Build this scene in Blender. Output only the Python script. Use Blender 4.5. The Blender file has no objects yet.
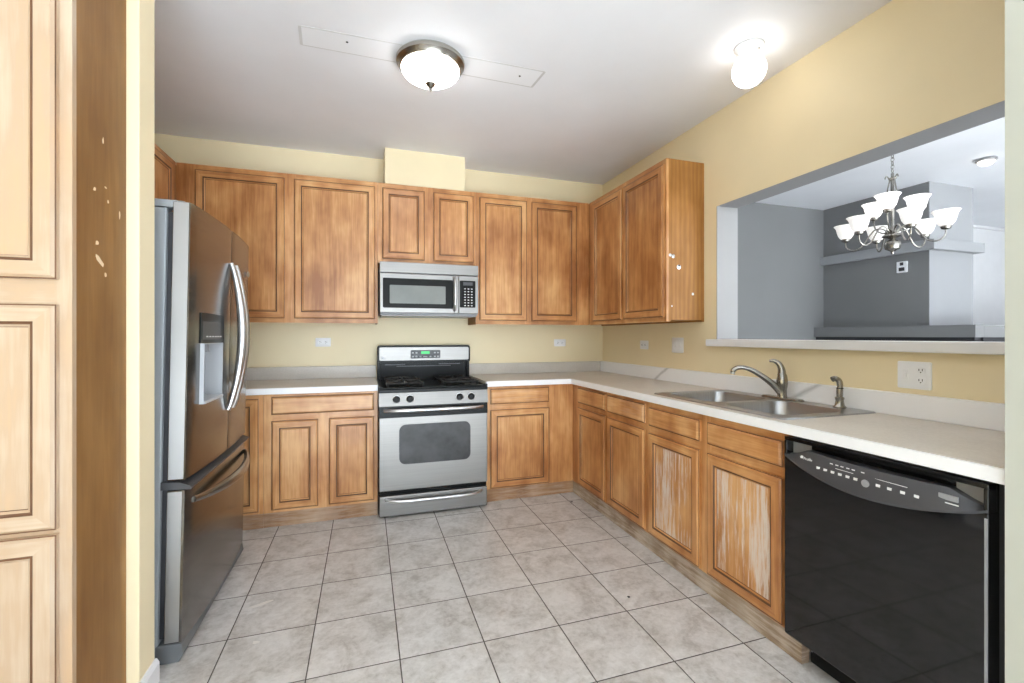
import bpy, bmesh, math, random
from mathutils import Vector, Matrix
random.seed(7)
PI = math.pi
SC = bpy.context.scene
COL = SC.collection

# ------------------------------------------------------------------ camera, world, light, exposure
CAM = Vector((-2.1918, -3.9159, 1.255))
cd = bpy.data.cameras.new('camera'); cam = bpy.data.objects.new('camera', cd); COL.objects.link(cam)
cam.location = CAM; cam.rotation_euler = (PI/2, 0, -0.3126)
cd.sensor_fit = 'HORIZONTAL'; cd.sensor_width = 36.0; cd.lens = 452.75/1024*36.0
cd.shift_y = -(341.5-335.8)/1024; cd.clip_start = 0.05
SC.camera = cam

w = bpy.data.worlds.new('World'); SC.world = w; w.use_nodes = True
w.node_tree.nodes['Background'].inputs[0].default_value = (0.80, 0.90, 1.0, 1)
w.node_tree.nodes['Background'].inputs[1].default_value = 1.2

def area(name, loc, rot, sx, sy, power, color=(1, 1, 1)):
    l = bpy.data.lights.new(name, 'AREA'); l.shape = 'RECTANGLE'; l.size = sx; l.size_y = sy
    l.energy = power; l.color = color
    o = bpy.data.objects.new(name, l); COL.objects.link(o); o.location = loc; o.rotation_euler = rot
    return o
# rear fill at an added, unseen patio opening; daylight from the dining room's window
area('daylight_fill_rear', (-1.5, -8.55, 1.2), (PI/2, 0, 0), 3.7, 2.2, 55, (0.80, 0.91, 1.0))
area('daylight_dining', (3.4, -6.4, 1.4), (PI/2, 0, 0), 3.4, 2.0, 30, (1.0, 0.98, 0.95))

sl = bpy.data.lights.new('bounce_sun', 'SUN'); sl.energy = 31; sl.angle = math.radians(1.0); sl.color = (0.80, 0.92, 1.0)  # added, unseen sunlight; its floor patch behind the camera bounces onto the ceiling
so_ = bpy.data.objects.new('bounce_sun', sl); COL.objects.link(so_); so_.location = (-2.6, -12, 4); so_.rotation_euler = (math.radians(57.5), 0, 0)

SC.view_settings.view_transform = 'Standard'; SC.view_settings.look = 'None'
SC.view_settings.gamma = 1.0; SC.view_settings.use_curve_mapping = False
SC.view_settings.exposure = 1.2
SC.cycles.max_bounces = 10; SC.cycles.diffuse_bounces = 6

# ------------------------------------------------------------------ materials
def newmat(name):
    m = bpy.data.materials.new(name); m.use_nodes = True
    nt = m.node_tree; b = nt.nodes['Principled BSDF']
    return m, nt, b
def N(nt, t, **kw):
    n = nt.nodes.new(t)
    for k, v in kw.items():
        if k == 'op': n.operation = v
        else: n.inputs[k].default_value = v
    return n
def math_(nt, op, a, b=None, clamp=False):
    n = nt.nodes.new('ShaderNodeMath'); n.operation = op; n.use_clamp = clamp
    for i, x in enumerate((a, b)):
        if x is None: continue
        if isinstance(x, (int, float)): n.inputs[i].default_value = x
        else: nt.links.new(x, n.inputs[i])
    return n.outputs[0]
def ramp(nt, fac, stops):
    r = nt.nodes.new('ShaderNodeValToRGB'); nt.links.new(fac, r.inputs[0])
    e = r.color_ramp.elements
    while len(e) < len(stops): e.new(0.5)
    for i, (p, c) in enumerate(stops):
        e[i].position = p; e[i].color = (*c, 1) if len(c) == 3 else c
    return r.outputs[0]
def mix(nt, fac, a, b, mode='MIX'):
    n = nt.nodes.new('ShaderNodeMix'); n.data_type = 'RGBA'; n.blend_type = mode
    for i, x in ((0, fac), (6, a), (7, b)):
        if isinstance(x, (int, float)): n.inputs[i].default_value = x
        elif isinstance(x, tuple): n.inputs[i].default_value = (*x, 1)
        else: nt.links.new(x, n.inputs[i])
    return n.outputs[2]
def pos(nt, scale=(1, 1, 1), loc=(0, 0, 0)):
    g = nt.nodes.new('ShaderNodeNewGeometry'); mp = nt.nodes.new('ShaderNodeMapping')
    nt.links.new(g.outputs['Position'], mp.inputs[0]); mp.inputs['Scale'].default_value = scale
    mp.inputs['Location'].default_value = loc
    return mp.outputs[0]
def noise(nt, vec, scale, detail=4, rough=0.55, dist=0.0):
    n = nt.nodes.new('ShaderNodeTexNoise'); nt.links.new(vec, n.inputs['Vector'])
    n.inputs['Scale'].default_value = scale; n.inputs['Detail'].default_value = detail
    n.inputs['Roughness'].default_value = rough; n.inputs['Distortion'].default_value = dist
    return n.outputs[0]
def bump(nt, b, h, strength, dist=0.002):
    n = nt.nodes.new('ShaderNodeBump'); n.inputs['Strength'].default_value = strength
    n.inputs['Distance'].default_value = dist; nt.links.new(h, n.inputs['Height']); nt.links.new(n.outputs[0], b.inputs['Normal'])

def plain(name, c, rough=0.5, metal=0.0, spec=0.5, coat=0.0, var=0.0):
    m, nt, b = newmat(name)
    b.inputs['Roughness'].default_value = rough; b.inputs['Metallic'].default_value = metal
    b.inputs['Specular IOR Level'].default_value = spec; b.inputs['Coat Weight'].default_value = coat
    n = noise(nt, pos(nt), 6, 3)
    lo = tuple(x*(1-var) for x in c); hi = tuple(min(1, x*(1+var)) for x in c)
    nt.links.new(ramp(nt, n, [(0.3, lo), (0.7, hi)]), b.inputs['Base Color'])
    return m
def emis(name, c, strength, base=(0.9, 0.9, 0.9)):
    m, nt, b = newmat(name)
    b.inputs['Base Color'].default_value = (*base, 1); b.inputs['Roughness'].default_value = 0.3
    b.inputs['Emission Color'].default_value = (*c, 1); b.inputs['Emission Strength'].default_value = strength
    return m
def wood(name, grain='z', lo=(0.33, 0.120, 0.032), mid=(0.53, 0.242, 0.082), hi=(0.72, 0.405, 0.175), worn=0.0, dist=0.3, rough=0.38, oak=False):
    m, nt, b = newmat(name)
    s = (34, 34, 1.7) if grain == 'z' else (1.9, 1.9, 36)
    if oak: s = (20, 20, 1.5)
    g1 = noise(nt, pos(nt, s), 1.0, 6, 0.62, dist)
    s2 = tuple(x*4 for x in s)
    g2 = noise(nt, pos(nt, s2), 1.0, 3, 0.6)
    bl = noise(nt, pos(nt, (4.5, 4.5, 2.6)), 1.0, 3, 0.55)
    rnd = nt.nodes.new('ShaderNodeObjectInfo').outputs['Random']
    f = math_(nt, 'ADD', math_(nt, 'MULTIPLY', g1, 0.28), math_(nt, 'MULTIPLY', g2, 0.12))
    f = math_(nt, 'ADD', f, math_(nt, 'MULTIPLY', bl, 0.54))
    f = math_(nt, 'ADD', f, math_(nt, 'MULTIPLY', rnd, 0.06))
    c = ramp(nt, f, [(0.38, lo), (0.50, mid), (0.62, hi)])
    if oak:
        wv = nt.nodes.new('ShaderNodeTexWave'); wv.wave_type = 'BANDS'; wv.bands_direction = 'X'
        nt.links.new(pos(nt, (9, 9, 1.1)), wv.inputs['Vector']); wv.inputs['Scale'].default_value = 1.0
        wv.inputs['Distortion'].default_value = 7; wv.inputs['Detail'].default_value = 3; wv.inputs['Detail Scale'].default_value = 0.9
        c = mix(nt, math_(nt, 'MULTIPLY', wv.outputs[1], 0.30), c, tuple(x*0.62 for x in lo))
    if worn:
        wn = noise(nt, pos(nt, (85, 85, 5.5) if grain == 'z' else (5, 5, 60)), 1.0, 5, 0.7)
        wb = noise(nt, pos(nt, (6, 6, 2.2), (3, 1, 0)), 1.0, 2, 0.5)
        k = math_(nt, 'ADD', wn, math_(nt, 'MULTIPLY', math_(nt, 'SUBTRACT', wb, 0.5), 0.5))
        k = math_(nt, 'MULTIPLY', math_(nt, 'SUBTRACT', k, 0.455), 6.5, True)
        c = mix(nt, math_(nt, 'MULTIPLY', k, worn, True), c, (0.74, 0.64, 0.56))
    nt.links.new(c, b.inputs['Base Color']); b.inputs['Roughness'].default_value = rough + (0.25 if worn else 0)
    b.inputs['Coat Weight'].default_value = 0.0 if (worn or oak) else 0.2; b.inputs['Coat Roughness'].default_value = 0.25
    bump(nt, b, g2, 0.08, 0.001)
    return m

WV = wood('maple_vertical_grain'); WH = wood('maple_horizontal_grain', 'h')
WORN = wood('worn_maple_panel', worn=0.92); WORN2 = wood('slightly_worn_maple', 'h', worn=0.12)
SIDE = wood('veneer_side_panel', lo=(0.19, 0.08, 0.018), mid=(0.26, 0.12, 0.028), hi=(0.33, 0.165, 0.048), dist=1.2, oak=True, rough=0.55)
SIDE2 = wood('veneer_wall_cabinet_side', lo=(0.27, 0.105, 0.022), mid=(0.38, 0.165, 0.036), hi=(0.47, 0.22, 0.06), dist=1.0, oak=True, rough=0.55)
PV = wood('pantry_maple_vertical', lo=(0.52, 0.34, 0.20), mid=(0.46, 0.325, 0.215), hi=(0.53, 0.41, 0.30))
PH = wood('pantry_maple_horizontal', 'h', lo=(0.52, 0.34, 0.20), mid=(0.46, 0.325, 0.215), hi=(0.53, 0.41, 0.30))
TOE2 = wood('dusty_toe_board', 'h', lo=(0.24, 0.16, 0.105), mid=(0.37, 0.28, 0.20), hi=(0.47, 0.39, 0.32), worn=0.4, rough=0.7)
TOE = wood('toe_board_wood', 'h', lo=(0.22, 0.11, 0.05), mid=(0.34, 0.19, 0.10), hi=(0.44, 0.29, 0.18), worn=0.2, rough=0.6)
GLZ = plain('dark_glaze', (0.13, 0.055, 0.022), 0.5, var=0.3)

def wallmat(name, c, r=0.7, v=0.03):
    m, nt, b = newmat(name)
    n = noise(nt, pos(nt), 1.7, 3)
    nt.links.new(ramp(nt, n, [(0.3, tuple(x*(1-v) for x in c)), (0.7, tuple(min(1, x*(1+v)) for x in c))]), b.inputs['Base Color'])
    b.inputs['Roughness'].default_value = r
    bump(nt, b, noise(nt, pos(nt), 220, 3), 0.05, 0.001)
    return m
YEL = wallmat('yellow_wall_paint', (0.85, 0.73, 0.49), 0.5)
CEIL = wallmat('white_ceiling_paint', (0.87, 0.88, 0.92), 0.7)
CEILP = wallmat('ceiling_patch_paint', (0.885, 0.895, 0.93), 0.75, 0.01)
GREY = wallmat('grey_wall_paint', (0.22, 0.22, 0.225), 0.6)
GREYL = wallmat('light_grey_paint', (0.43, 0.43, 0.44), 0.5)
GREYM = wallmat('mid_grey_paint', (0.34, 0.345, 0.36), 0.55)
CREAM = wallmat('cream_wall_paint', (0.52, 0.53, 0.465), 0.5)
TRIM = plain('white_trim_paint', (0.80, 0.80, 0.82), 0.35, var=0.02)

def tile_mat():
    m, nt, b = newmat('ceramic_floor_tile')
    T, X0, Y0 = 0.3353, -2.7356, -1.1064
    g = nt.nodes.new('ShaderNodeNewGeometry'); sp = nt.nodes.new('ShaderNodeSeparateXYZ'); nt.links.new(g.outputs['Position'], sp.inputs[0])
    ds = []; ids = []
    for o, k in ((0, X0), (1, Y0)):
        q = math_(nt, 'DIVIDE', math_(nt, 'SUBTRACT', sp.outputs[o], k - 40*T), T)
        fr = math_(nt, 'FRACT', q); ids.append(math_(nt, 'FLOOR', q))
        d = math_(nt, 'MULTIPLY', math_(nt, 'MINIMUM', fr, math_(nt, 'SUBTRACT', 1.0, fr)), T)
        ds.append(d)
    d = math_(nt, 'MINIMUM', ds[0], ds[1])
    grout = math_(nt, 'LESS_THAN', d, 0.0024)
    cx = nt.nodes.new('ShaderNodeCombineXYZ')
    nt.links.new(math_(nt, 'MULTIPLY', ids[0], 7.3), cx.inputs[2]); 
    va = nt.nodes.new('ShaderNodeVectorMath'); va.operation = 'ADD'
    nt.links.new(g.outputs['Position'], va.inputs[0]); 
    nt.links.new(math_(nt, 'MULTIPLY', ids[1], 3.7), cx.inputs[0]); nt.links.new(cx.outputs[0], va.inputs[1])
    n1 = noise(nt, va.outputs[0], 7, 6, 0.65, 0.6); n2 = noise(nt, va.outputs[0], 38, 4, 0.7, 0.4)
    f = math_(nt, 'ADD', math_(nt, 'MULTIPLY', n1, 0.62), math_(nt, 'MULTIPLY', n2, 0.40))
    c = ramp(nt, f, [(0.38, (0.41, 0.385, 0.36)), (0.50, (0.58, 0.56, 0.54)), (0.62, (0.70, 0.685, 0.67))])
    big = noise(nt, pos(nt), 0.9, 2)
    c = mix(nt, math_(nt, 'MULTIPLY', math_(nt, 'SUBTRACT', big, 0.35), 0.5, True), c, (0.36, 0.29, 0.22))
    c = mix(nt, grout, c, (0.085, 0.07, 0.06))
    nt.links.new(c, b.inputs['Base Color']); b.inputs['Roughness'].default_value = 0.36
    nt.links.new(math_(nt, 'ADD', 0.33, math_(nt, 'MULTIPLY', grout, 0.4)), b.inputs['Roughness'])
    h = math_(nt, 'SUBTRACT', 1.0, math_(nt, 'MULTIPLY', math_(nt, 'SUBTRACT', 0.005, d), 200, True))
    bump(nt, b, math_(nt, 'ADD', h, math_(nt, 'MULTIPLY', n2, 0.15)), 0.5, 0.003)
    return m
TILE = tile_mat()

def laminate(name, a, c2, rough=0.3):
    m, nt, b = newmat(name)
    n = noise(nt, pos(nt), 90, 5, 0.7); n2 = noise(nt, pos(nt), 4, 3)
    f = math_(nt, 'ADD', math_(nt, 'MULTIPLY', n, 0.6), math_(nt, 'MULTIPLY', n2, 0.4))
    nt.links.new(ramp(nt, f, [(0.4, a), (0.6, c2)]), b.inputs['Base Color']); b.inputs['Roughness'].default_value = rough
    return m
LAM = laminate('beige_laminate', (0.60, 0.54, 0.47), (0.70, 0.64, 0.57))
LAMB = laminate('beige_grey_backsplash', (0.56, 0.52, 0.47), (0.63, 0.59, 0.54))
EDGE = plain('white_laminate_edge', (0.90, 0.90, 0.91), 0.35, var=0.02)
def marble():
    m, nt, b = newmat('white_veined_backsplash')
    sp = nt.nodes.new('ShaderNodeSeparateXYZ'); nt.links.new(pos(nt), sp.inputs[0])
    n = math_(nt, 'MULTIPLY', math_(nt, 'SUBTRACT', noise(nt, pos(nt), 18, 3), 0.5), 0.03)
    # slanted grey veins that cross the splash
    tot = None
    for y0, k, wd in ((-0.885, -1.55, 0.030), (-2.07, -1.7, 0.034)):
        line = math_(nt, 'SUBTRACT', math_(nt, 'SUBTRACT', sp.outputs[1], y0), math_(nt, 'MULTIPLY', math_(nt, 'SUBTRACT', sp.outputs[2], 0.914), k))
        v = math_(nt, 'ABSOLUTE', math_(nt, 'ADD', line, n))
        v = math_(nt, 'SUBTRACT', 1.0, math_(nt, 'DIVIDE', v, wd), True)
        tot = v if tot is None else math_(nt, 'MAXIMUM', tot, v)
    c = mix(nt, math_(nt, 'MULTIPLY', tot, 0.8), (0.90, 0.90, 0.92), (0.50, 0.50, 0.51))
    nt.links.new(c, b.inputs['Base Color']); b.inputs['Roughness'].default_value = 0.3
    return m
MARB = marble()
def steel(name, c=(0.62, 0.62, 0.63), rough=0.28, s=(2, 2, 160), amt=0.12, rv=0.12):
    m, nt, b = newmat(name)
    n = noise(nt, pos(nt, s), 1.0, 4, 0.6)
    nt.links.new(ramp(nt, n, [(0.3, tuple(x*(1-amt) for x in c)), (0.7, tuple(min(1, x*(1+amt)) for x in c))]), b.inputs['Base Color'])
    b.inputs['Metallic'].default_value = 1.0
    nt.links.new(math_(nt, 'ADD', rough-rv*0.4, math_(nt, 'MULTIPLY', n, rv)), b.inputs['Roughness'])
    return m
SS = steel('brushed_stainless', (0.255, 0.243, 0.232), 0.38, amt=0.06); SSD = steel('fridge_door_stainless', (0.205, 0.195, 0.185), 0.22, (3, 3, 60))
SSB = steel('bright_stainless', (0.60, 0.60, 0.61), 0.28, (3, 3, 3), 0.03, 0.0)
CAPM = steel('lit_door_side_stainless', (0.42, 0.42, 0.425), 0.42, (3, 3, 3), 0.05, 0.0)
SINK = steel('sink_stainless', (0.42, 0.42, 0.43), 0.32, (120, 3, 3), 0.08)
NICK = steel('brushed_nickel', (0.36, 0.34, 0.31), 0.26, (3, 3, 3), 0.03, 0.0)
GRYM = plain('fridge_side_grey', (0.30, 0.32, 0.34), 0.4, var=0.02)
BLK = plain('black_enamel', (0.010, 0.010, 0.010), 0.28, spec=0.14)
BLKM = plain('cast_iron_black', (0.018, 0.018, 0.018), 0.45)
BLKG = plain('dishwasher_gloss_black', (0.006, 0.006, 0.0065), 0.06, spec=0.55)
DGREY = plain('dark_grey_plastic', (0.055, 0.055, 0.06), 0.38)
MGREY = plain('mid_grey_plastic', (0.28, 0.28, 0.29), 0.3)
KGREY = plain('kick_grille_grey', (0.13, 0.135, 0.14), 0.45)
MGREY2 = plain('light_grey_plastic', (0.42, 0.43, 0.45), 0.35)
OVW = plain('oven_window_glass', (0.05, 0.05, 0.052), 0.33, spec=0.35, var=0.5)
MWB = plain('microwave_black_glass', (0.010, 0.010, 0.009), 0.3, spec=0.12)
MWW = plain('microwave_window_screen', (0.17, 0.18, 0.165), 0.3, var=0.1)
PRINT = plain('white_print', (0.75, 0.75, 0.75), 0.5)
WPL = plain('white_plastic', (0.88, 0.89, 0.91), 0.35)
SLOT = plain('dark_slot_and_shade', (0.03, 0.03, 0.035), 0.6)
GREEN = emis('green_display_digits', (0.03, 0.55, 0.13), 0.6, (0.0, 0.05, 0.01))
GLOBE = emis('lit_globe_glass', (1.0, 0.96, 0.90), 2.7)
DOME = emis('lit_frosted_dome', (1.0, 0.98, 0.95), 8.0)
SHADE = emis('lit_alabaster_shade', (1.0, 0.95, 0.88), 0.24)
SHADEU = emis('brightly_lit_alabaster_shade', (1.0, 0.96, 0.90), 0.5)
CANL = emis('lit_small_lamp', (1.0, 0.93, 0.82), 8.0)
DUST = plain('dried_white_paint', (0.75, 0.72, 0.68), 0.7)
CHIP = plain('bare_chipped_wood', (0.80, 0.62, 0.42), 0.7)

# ------------------------------------------------------------------ mesh helpers
class MB:
    def __init__(s): s.b = bmesh.new(); s.m = 0
    def face(s, vs, mi=None):
        try: f = s.b.faces.new(vs); f.material_index = s.m if mi is None else mi; return f
        except ValueError: return None
    def box(s, x0, x1, y0, y1, z0, z1, mi=None):
        if x0 > x1: x0, x1 = x1, x0
        if y0 > y1: y0, y1 = y1, y0
        if z0 > z1: z0, z1 = z1, z0
        v = [s.b.verts.new(p) for p in ((x0,y0,z0),(x1,y0,z0),(x1,y1,z0),(x0,y1,z0),(x0,y0,z1),(x1,y0,z1),(x1,y1,z1),(x0,y1,z1))]
        for q in ((0,3,2,1),(4,5,6,7),(0,1,5,4),(1,2,6,5),(2,3,7,6),(3,0,4,7)): s.face([v[i] for i in q], mi)
        return s
    def loft(s, rings, cap0=True, cap1=True, closed=True, mi=None):
        R = [[s.b.verts.new(p) for p in r] for r in rings]; n = len(R[0])
        for a, c in zip(R, R[1:]):
            for i in range(n if closed else n-1):
                s.face([a[i], a[(i+1) % n], c[(i+1) % n], c[i]], mi)
        if cap0: s.face(R[0][::-1], mi)
        if cap1: s.face(R[-1], mi)
        return R
    def prism(s, poly, fn, a, b_, mi=None):
        s.loft([[fn(u, v, a) for u, v in poly], [fn(u, v, b_) for u, v in poly]], mi=mi); return s
    def lathe(s, prof, c=(0, 0, 0), axis='z', n=32, mi=None, cap=True):
        rings = []
        for r, h in prof:
            ring = []
            for i in range(n):
                a = 2*PI*i/n; ca, sa = r*math.cos(a), r*math.sin(a)
                p = {'z': (ca, sa, h), 'y': (ca, h, sa), 'x': (h, ca, sa)}[axis]
                ring.append((c[0]+p[0], c[1]+p[1], c[2]+p[2]))
            rings.append(ring)
        s.loft(rings, cap, cap, mi=mi); return s
    def tube(s, pts, r, n=12, mi=None, flat=1.0):
        pts = [Vector(p) for p in pts]; rs = r if isinstance(r, (list, tuple)) else [r]*len(pts)
        up = None; rings = []
        for i, p in enumerate(pts):
            t = (pts[min(i+1, len(pts)-1)] - pts[max(i-1, 0)]).normalized()
            if up is None:
                up = Vector((0, 0, 1)) if abs(t.z) < 0.9 else Vector((1, 0, 0))
            a = t.cross(up).normalized(); up2 = a.cross(t).normalized(); up = up2
            rings.append([tuple(p + a*rs[i]*math.cos(2*PI*k/n) + up2*rs[i]*flat*math.sin(2*PI*k/n)) for k in range(n)])
        s.loft(rings, mi=mi); return s
    def torus(s, c, R, r, ax1, ax2, n=16, k=8, sx=1.0, mi=None):
        ax1, ax2 = Vector(ax1), Vector(ax2); ax3 = ax1.cross(ax2); c = Vector(c); rings = []
        for i in range(n):
            a = 2*PI*i/n; d = ax1*math.cos(a)*sx + ax2*math.sin(a); cc = c + d*R
            dn = d.normalized()
            rings.append([tuple(cc + dn*r*math.cos(2*PI*j/k) + ax3*r*math.sin(2*PI*j/k)) for j in range(k)])
        rings.append(rings[0]); s.loft(rings, False, False, mi=mi)
        bmesh.ops.remove_doubles(s.b, verts=s.b.verts[:], dist=1e-6); return s
    def sphere(s, c, r, n=24, k=14, mi=None, sz=1.0):
        prof = [(r*math.sin(PI*i/k), -r*sz*math.cos(PI*i/k)) for i in range(1, k)]
        return s.lathe(prof, c, 'z', n, mi)
    def build(s, name, mats, parent=None, smooth=True, bevel=0.0, seg=2, local=False, angle=35, loc=None):
        bm = s.b
        bmesh.ops.recalc_face_normals(bm, faces=bm.faces[:])
        off = Vector((0, 0, 0))
        if parent is not None and not local:
            q = parent
            while q is not None: off += q.location; q = q.parent
        if parent is None and loc is None and len(bm.verts):
            xs = [v.co for v in bm.verts]
            loc = (sum((min(v.x for v in xs), max(v.x for v in xs)))/2, sum((min(v.y for v in xs), max(v.y for v in xs)))/2, min(v.z for v in xs))
        if parent is None: off = Vector(loc)
        if off.length > 0: bmesh.ops.translate(bm, verts=bm.verts[:], vec=-off)
        me = bpy.data.meshes.new(name); bm.to_mesh(me); bm.free()
        for m in (mats if isinstance(mats, (list, tuple)) else [mats]): me.materials.append(m)
        if smooth:
            for p in me.polygons: p.use_smooth = True
            me.set_sharp_from_angle(angle=math.radians(angle))
        o = bpy.data.objects.new(name, me); COL.objects.link(o)
        if parent is not None: o.parent = parent
        else: o.location = off
        if bevel:
            bv = o.modifiers.new('bevel', 'BEVEL'); bv.width = bevel; bv.segments = seg; bv.limit_method = 'ANGLE'; bv.angle_limit = math.radians(40)
            bv.harden_normals = True
        return o
def rrect(u0, u1, v0, v1, r, n=6):
    if u0 > u1: u0, u1 = u1, u0
    if v0 > v1: v0, v1 = v1, v0
    pts = []
    for cu, cv, a0 in ((u1-r, v1-r, 0), (u0+r, v1-r, PI/2), (u0+r, v0+r, PI), (u1-r, v0+r, 3*PI/2)):
        for i in range(n+1):
            a = a0 + PI/2*i/n; pts.append((cu+r*math.cos(a), cv+r*math.sin(a)))
    return pts
def spline(pts, n=8):
    P = [Vector(p) for p in pts]; out = []
    for i in range(len(P)-1):
        p0 = P[max(i-1, 0)]; p1 = P[i]; p2 = P[i+1]; p3 = P[min(i+2, len(P)-1)]
        for k in range(n):
            t = k/n
            out.append(0.5*((2*p1)+(p2-p0)*t+(2*p0-5*p1+4*p2-p3)*t*t+(3*p1-p0-3*p2+p3)*t**3))
    out.append(P[-1]); return out
def thing(name, loc, label, cat, group=None, rot=(0, 0, 0)):
    o = bpy.data.objects.new(name, None); COL.objects.link(o); o.location = loc; o.rotation_euler = rot
    o.empty_display_size = 0.1
    return tag(o, label, cat, group)
def tag(o, label, cat, group=None):
    o['label'] = label; o['category'] = cat
    if group: o['group'] = group
    return o
def struct(name, mb, mats, bevel=0.0, parent=None, smooth=False):
    o = mb.build(name, mats, parent, smooth=smooth, bevel=bevel); o['kind'] = 'structure'; return o
FB = lambda y: (lambda u, z, n: (u, y-n, z))       # faces the camera side (-Y)
FR = lambda x: (lambda u, z, n: (x-n, u, z))       # faces -X
FL = lambda x: (lambda u, z, n: (x+n, u, z))       # faces +X

# ------------------------------------------------------------------ room shell
H = 2.722
LW = -3.72            # left wall of the kitchen
m = MB(); m.box(-5.2, 6.8, -8.6, 0.2, -0.1, 0.0); struct('floor', m, TILE)
m = MB(); m.box(-5.2, 0.0, -8.6, 0.2, H, H+0.1); m.box(0.0, 0.165, -8.6, 0.2, H, H+0.1); struct('ceiling', m, CEIL)
m = MB(); m.box(0.166, 6.8, -8.6, 0.2, H, H+0.1); struct('ceiling_dining', m, CEIL)
m = MB(); m.box(LW-0.1, 0.0, 0.0, 0.12, 0, H); struct('wall_back', m, YEL)
# right wall with the pass-through opening (yellow to the kitchen, grey reveals and dining side)
OY0, OY1, OZ0, OZ1 = -1.502, -3.20, 1.232, 2.104
m = MB()
m.box(0, 0.165, OY0, 0.0, 0, H); m.box(0, 0.165, OY1, OY0, 0, OZ0-0.045); m.box(0, 0.165, OY1, OY0, OZ1, H); m.box(0, 0.165, -3.45, OY1, 0, H)
bm = m.b
bm.faces.ensure_lookup_table()
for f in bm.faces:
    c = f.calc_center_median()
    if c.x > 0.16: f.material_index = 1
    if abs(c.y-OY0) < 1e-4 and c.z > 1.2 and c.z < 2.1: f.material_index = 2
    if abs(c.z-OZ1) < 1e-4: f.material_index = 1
# the jamb is the lower slice of a tall face: give it its own thin lining
struct('wall_right', m, [YEL, GREYM, GREYL])
m = MB(); m.box(-0.001, 0.166, OY0-0.006, OY0, OZ0, OZ1); struct('trim_2', m, GREYL)
m = MB(); m.box(-0.65, 0.165, -3.46, -3.208, 0, H); struct('wall_right_return', m, CREAM)
m = MB(); m.box(LW-0.1, LW, -2.2, 0.0, 0, H); struct('wall_left', m, YEL)
m = MB(); m.box(-5.0, -2.919, -2.075, -1.955, 0, H); struct('wall_left_end', m, YEL, 0.004)
m = MB(); m.box(-5.1, -5.0, -8.6, -1.955, 0, H); struct('wall_left_rear', m, YEL)
# unseen rear wall; wide patio opening added to let daylight in
m = MB()
m.box(-5.1, -3.4, -8.5, -8.4, 0, H); m.box(-3.4, 0.4, -8.5, -8.4, 2.35, H); m.box(0.4, 1.7, -8.5, -8.4, 0, H)
m.box(1.7, 5.1, -8.5, -8.4, 0, 0.4); m.box(1.7, 5.1, -8.5, -8.4, 2.4, H); m.box(5.1, 6.6, -8.5, -8.4, 0, H)
struct('wall_front', m, CREAM)
m = MB(); 
for x in (-3.4, -1.54, 0.34): m.box(x, x+0.06, -8.49, -8.42, 0, 2.35)
m.box(-3.34, 0.34, -8.49, -8.42, 2.29, 2.35); m.box(-3.34, 0.34, -8.49, -8.42, 0, 0.05)
struct('window_1', m, TRIM)
m = MB(); m.box(-0.045, 0.19, -3.206, -1.45, OZ0-0.045, OZ0); struct('trim_1', m, TRIM, 0.004)
m = MB(); m.box(-2.05, -1.415, -0.255, -0.001, 2.4285, H); struct('wall_soffit', m, YEL)
# baseboard around the wall end beside the refrigerator
m = MB()
m.prism([(0, 0), (0.014, 0), (0.014, 0.07), (0.006, 0.085), (0, 0.085)], lambda u, z, n: (-2.919+u, n, z), -2.089, -1.955)
m.prism([(0, 0), (0.014, 0), (0.014, 0.07), (0.006, 0.085), (0, 0.085)], lambda u, z, n: (n, -2.075-u, z), -2.958, -2.905)
struct('baseboard_left', m, TRIM)
# painted-over footprint of the old tube light and two plugged holes
m = MB(); m.prism([(-2.50, -1.42), (-2.49, -1.57), (-1.245, -1.578), (-1.26, -1.41)], lambda u, v, n: (u, v, H-n), -0.002, 0.0008)
struct('trim_3', m, CEILP)
m = MB(); P_ = [(-2.50, -1.42), (-2.49, -1.57), (-1.245, -1.578), (-1.26, -1.41)]
for i in range(4):
    a, b_ = Vector(P_[i]), Vector(P_[(i+1) % 4]); d = (b_-a).normalized(); n_ = Vector((-d.y, d.x))*(0.0035 if i % 2 else 0.007)
    m.prism([tuple(a-n_), tuple(b_-n_), tuple(b_+n_), tuple(a+n_)], lambda u, v, n: (u, v, H-n), -0.001, 0.0010)
struct('trim_6', m, plain('grey_caulk_line', (0.66, 0.66, 0.67), 0.8, var=0.1))
for i, (x, y) in enumerate(((-2.28, -1.515), (-1.365, -1.50))):
    m = MB(); m.lathe([(0.004, H-0.0045), (0.006, H-0.0042), (0.006, H-0.002)], (x, y, 0), n=10)
    tag(m.build('screw_hole', SLOT), ['small dark screw hole at the left end of the ceiling patch', 'small dark screw hole at the right end of the ceiling patch'][i], 'hole', 'screw holes in the ceiling patch')
# dining room
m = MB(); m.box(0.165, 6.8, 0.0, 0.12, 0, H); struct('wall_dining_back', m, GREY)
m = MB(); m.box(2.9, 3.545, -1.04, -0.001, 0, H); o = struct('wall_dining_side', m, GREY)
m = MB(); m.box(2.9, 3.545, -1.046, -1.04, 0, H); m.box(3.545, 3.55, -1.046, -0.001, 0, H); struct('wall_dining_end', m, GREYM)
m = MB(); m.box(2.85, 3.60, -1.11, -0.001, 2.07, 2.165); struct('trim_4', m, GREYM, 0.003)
m = MB(); m.box(2.75, 2.868, -1.46, -0.001, 1.242, 1.35); m.box(2.78, 2.86, -1.44, -0.001, 0, 1.242, 1)  # near-black lower wall paints in the shade below the ledge
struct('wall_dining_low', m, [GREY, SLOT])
m = MB(); m.box(2.87, 6.3, -1.46, -1.36, 1.242, 1.345); m.box(2.90, 6.3, -1.44, -1.37, 0, 1.242, 1)  # shade below this ledge is painted near-black as well
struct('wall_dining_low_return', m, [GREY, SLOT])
m = MB(); m.box(6.6, 6.8, -8.6, 0.0, 0, H); struct('wall_dining_right', m, GREYL)
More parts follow.
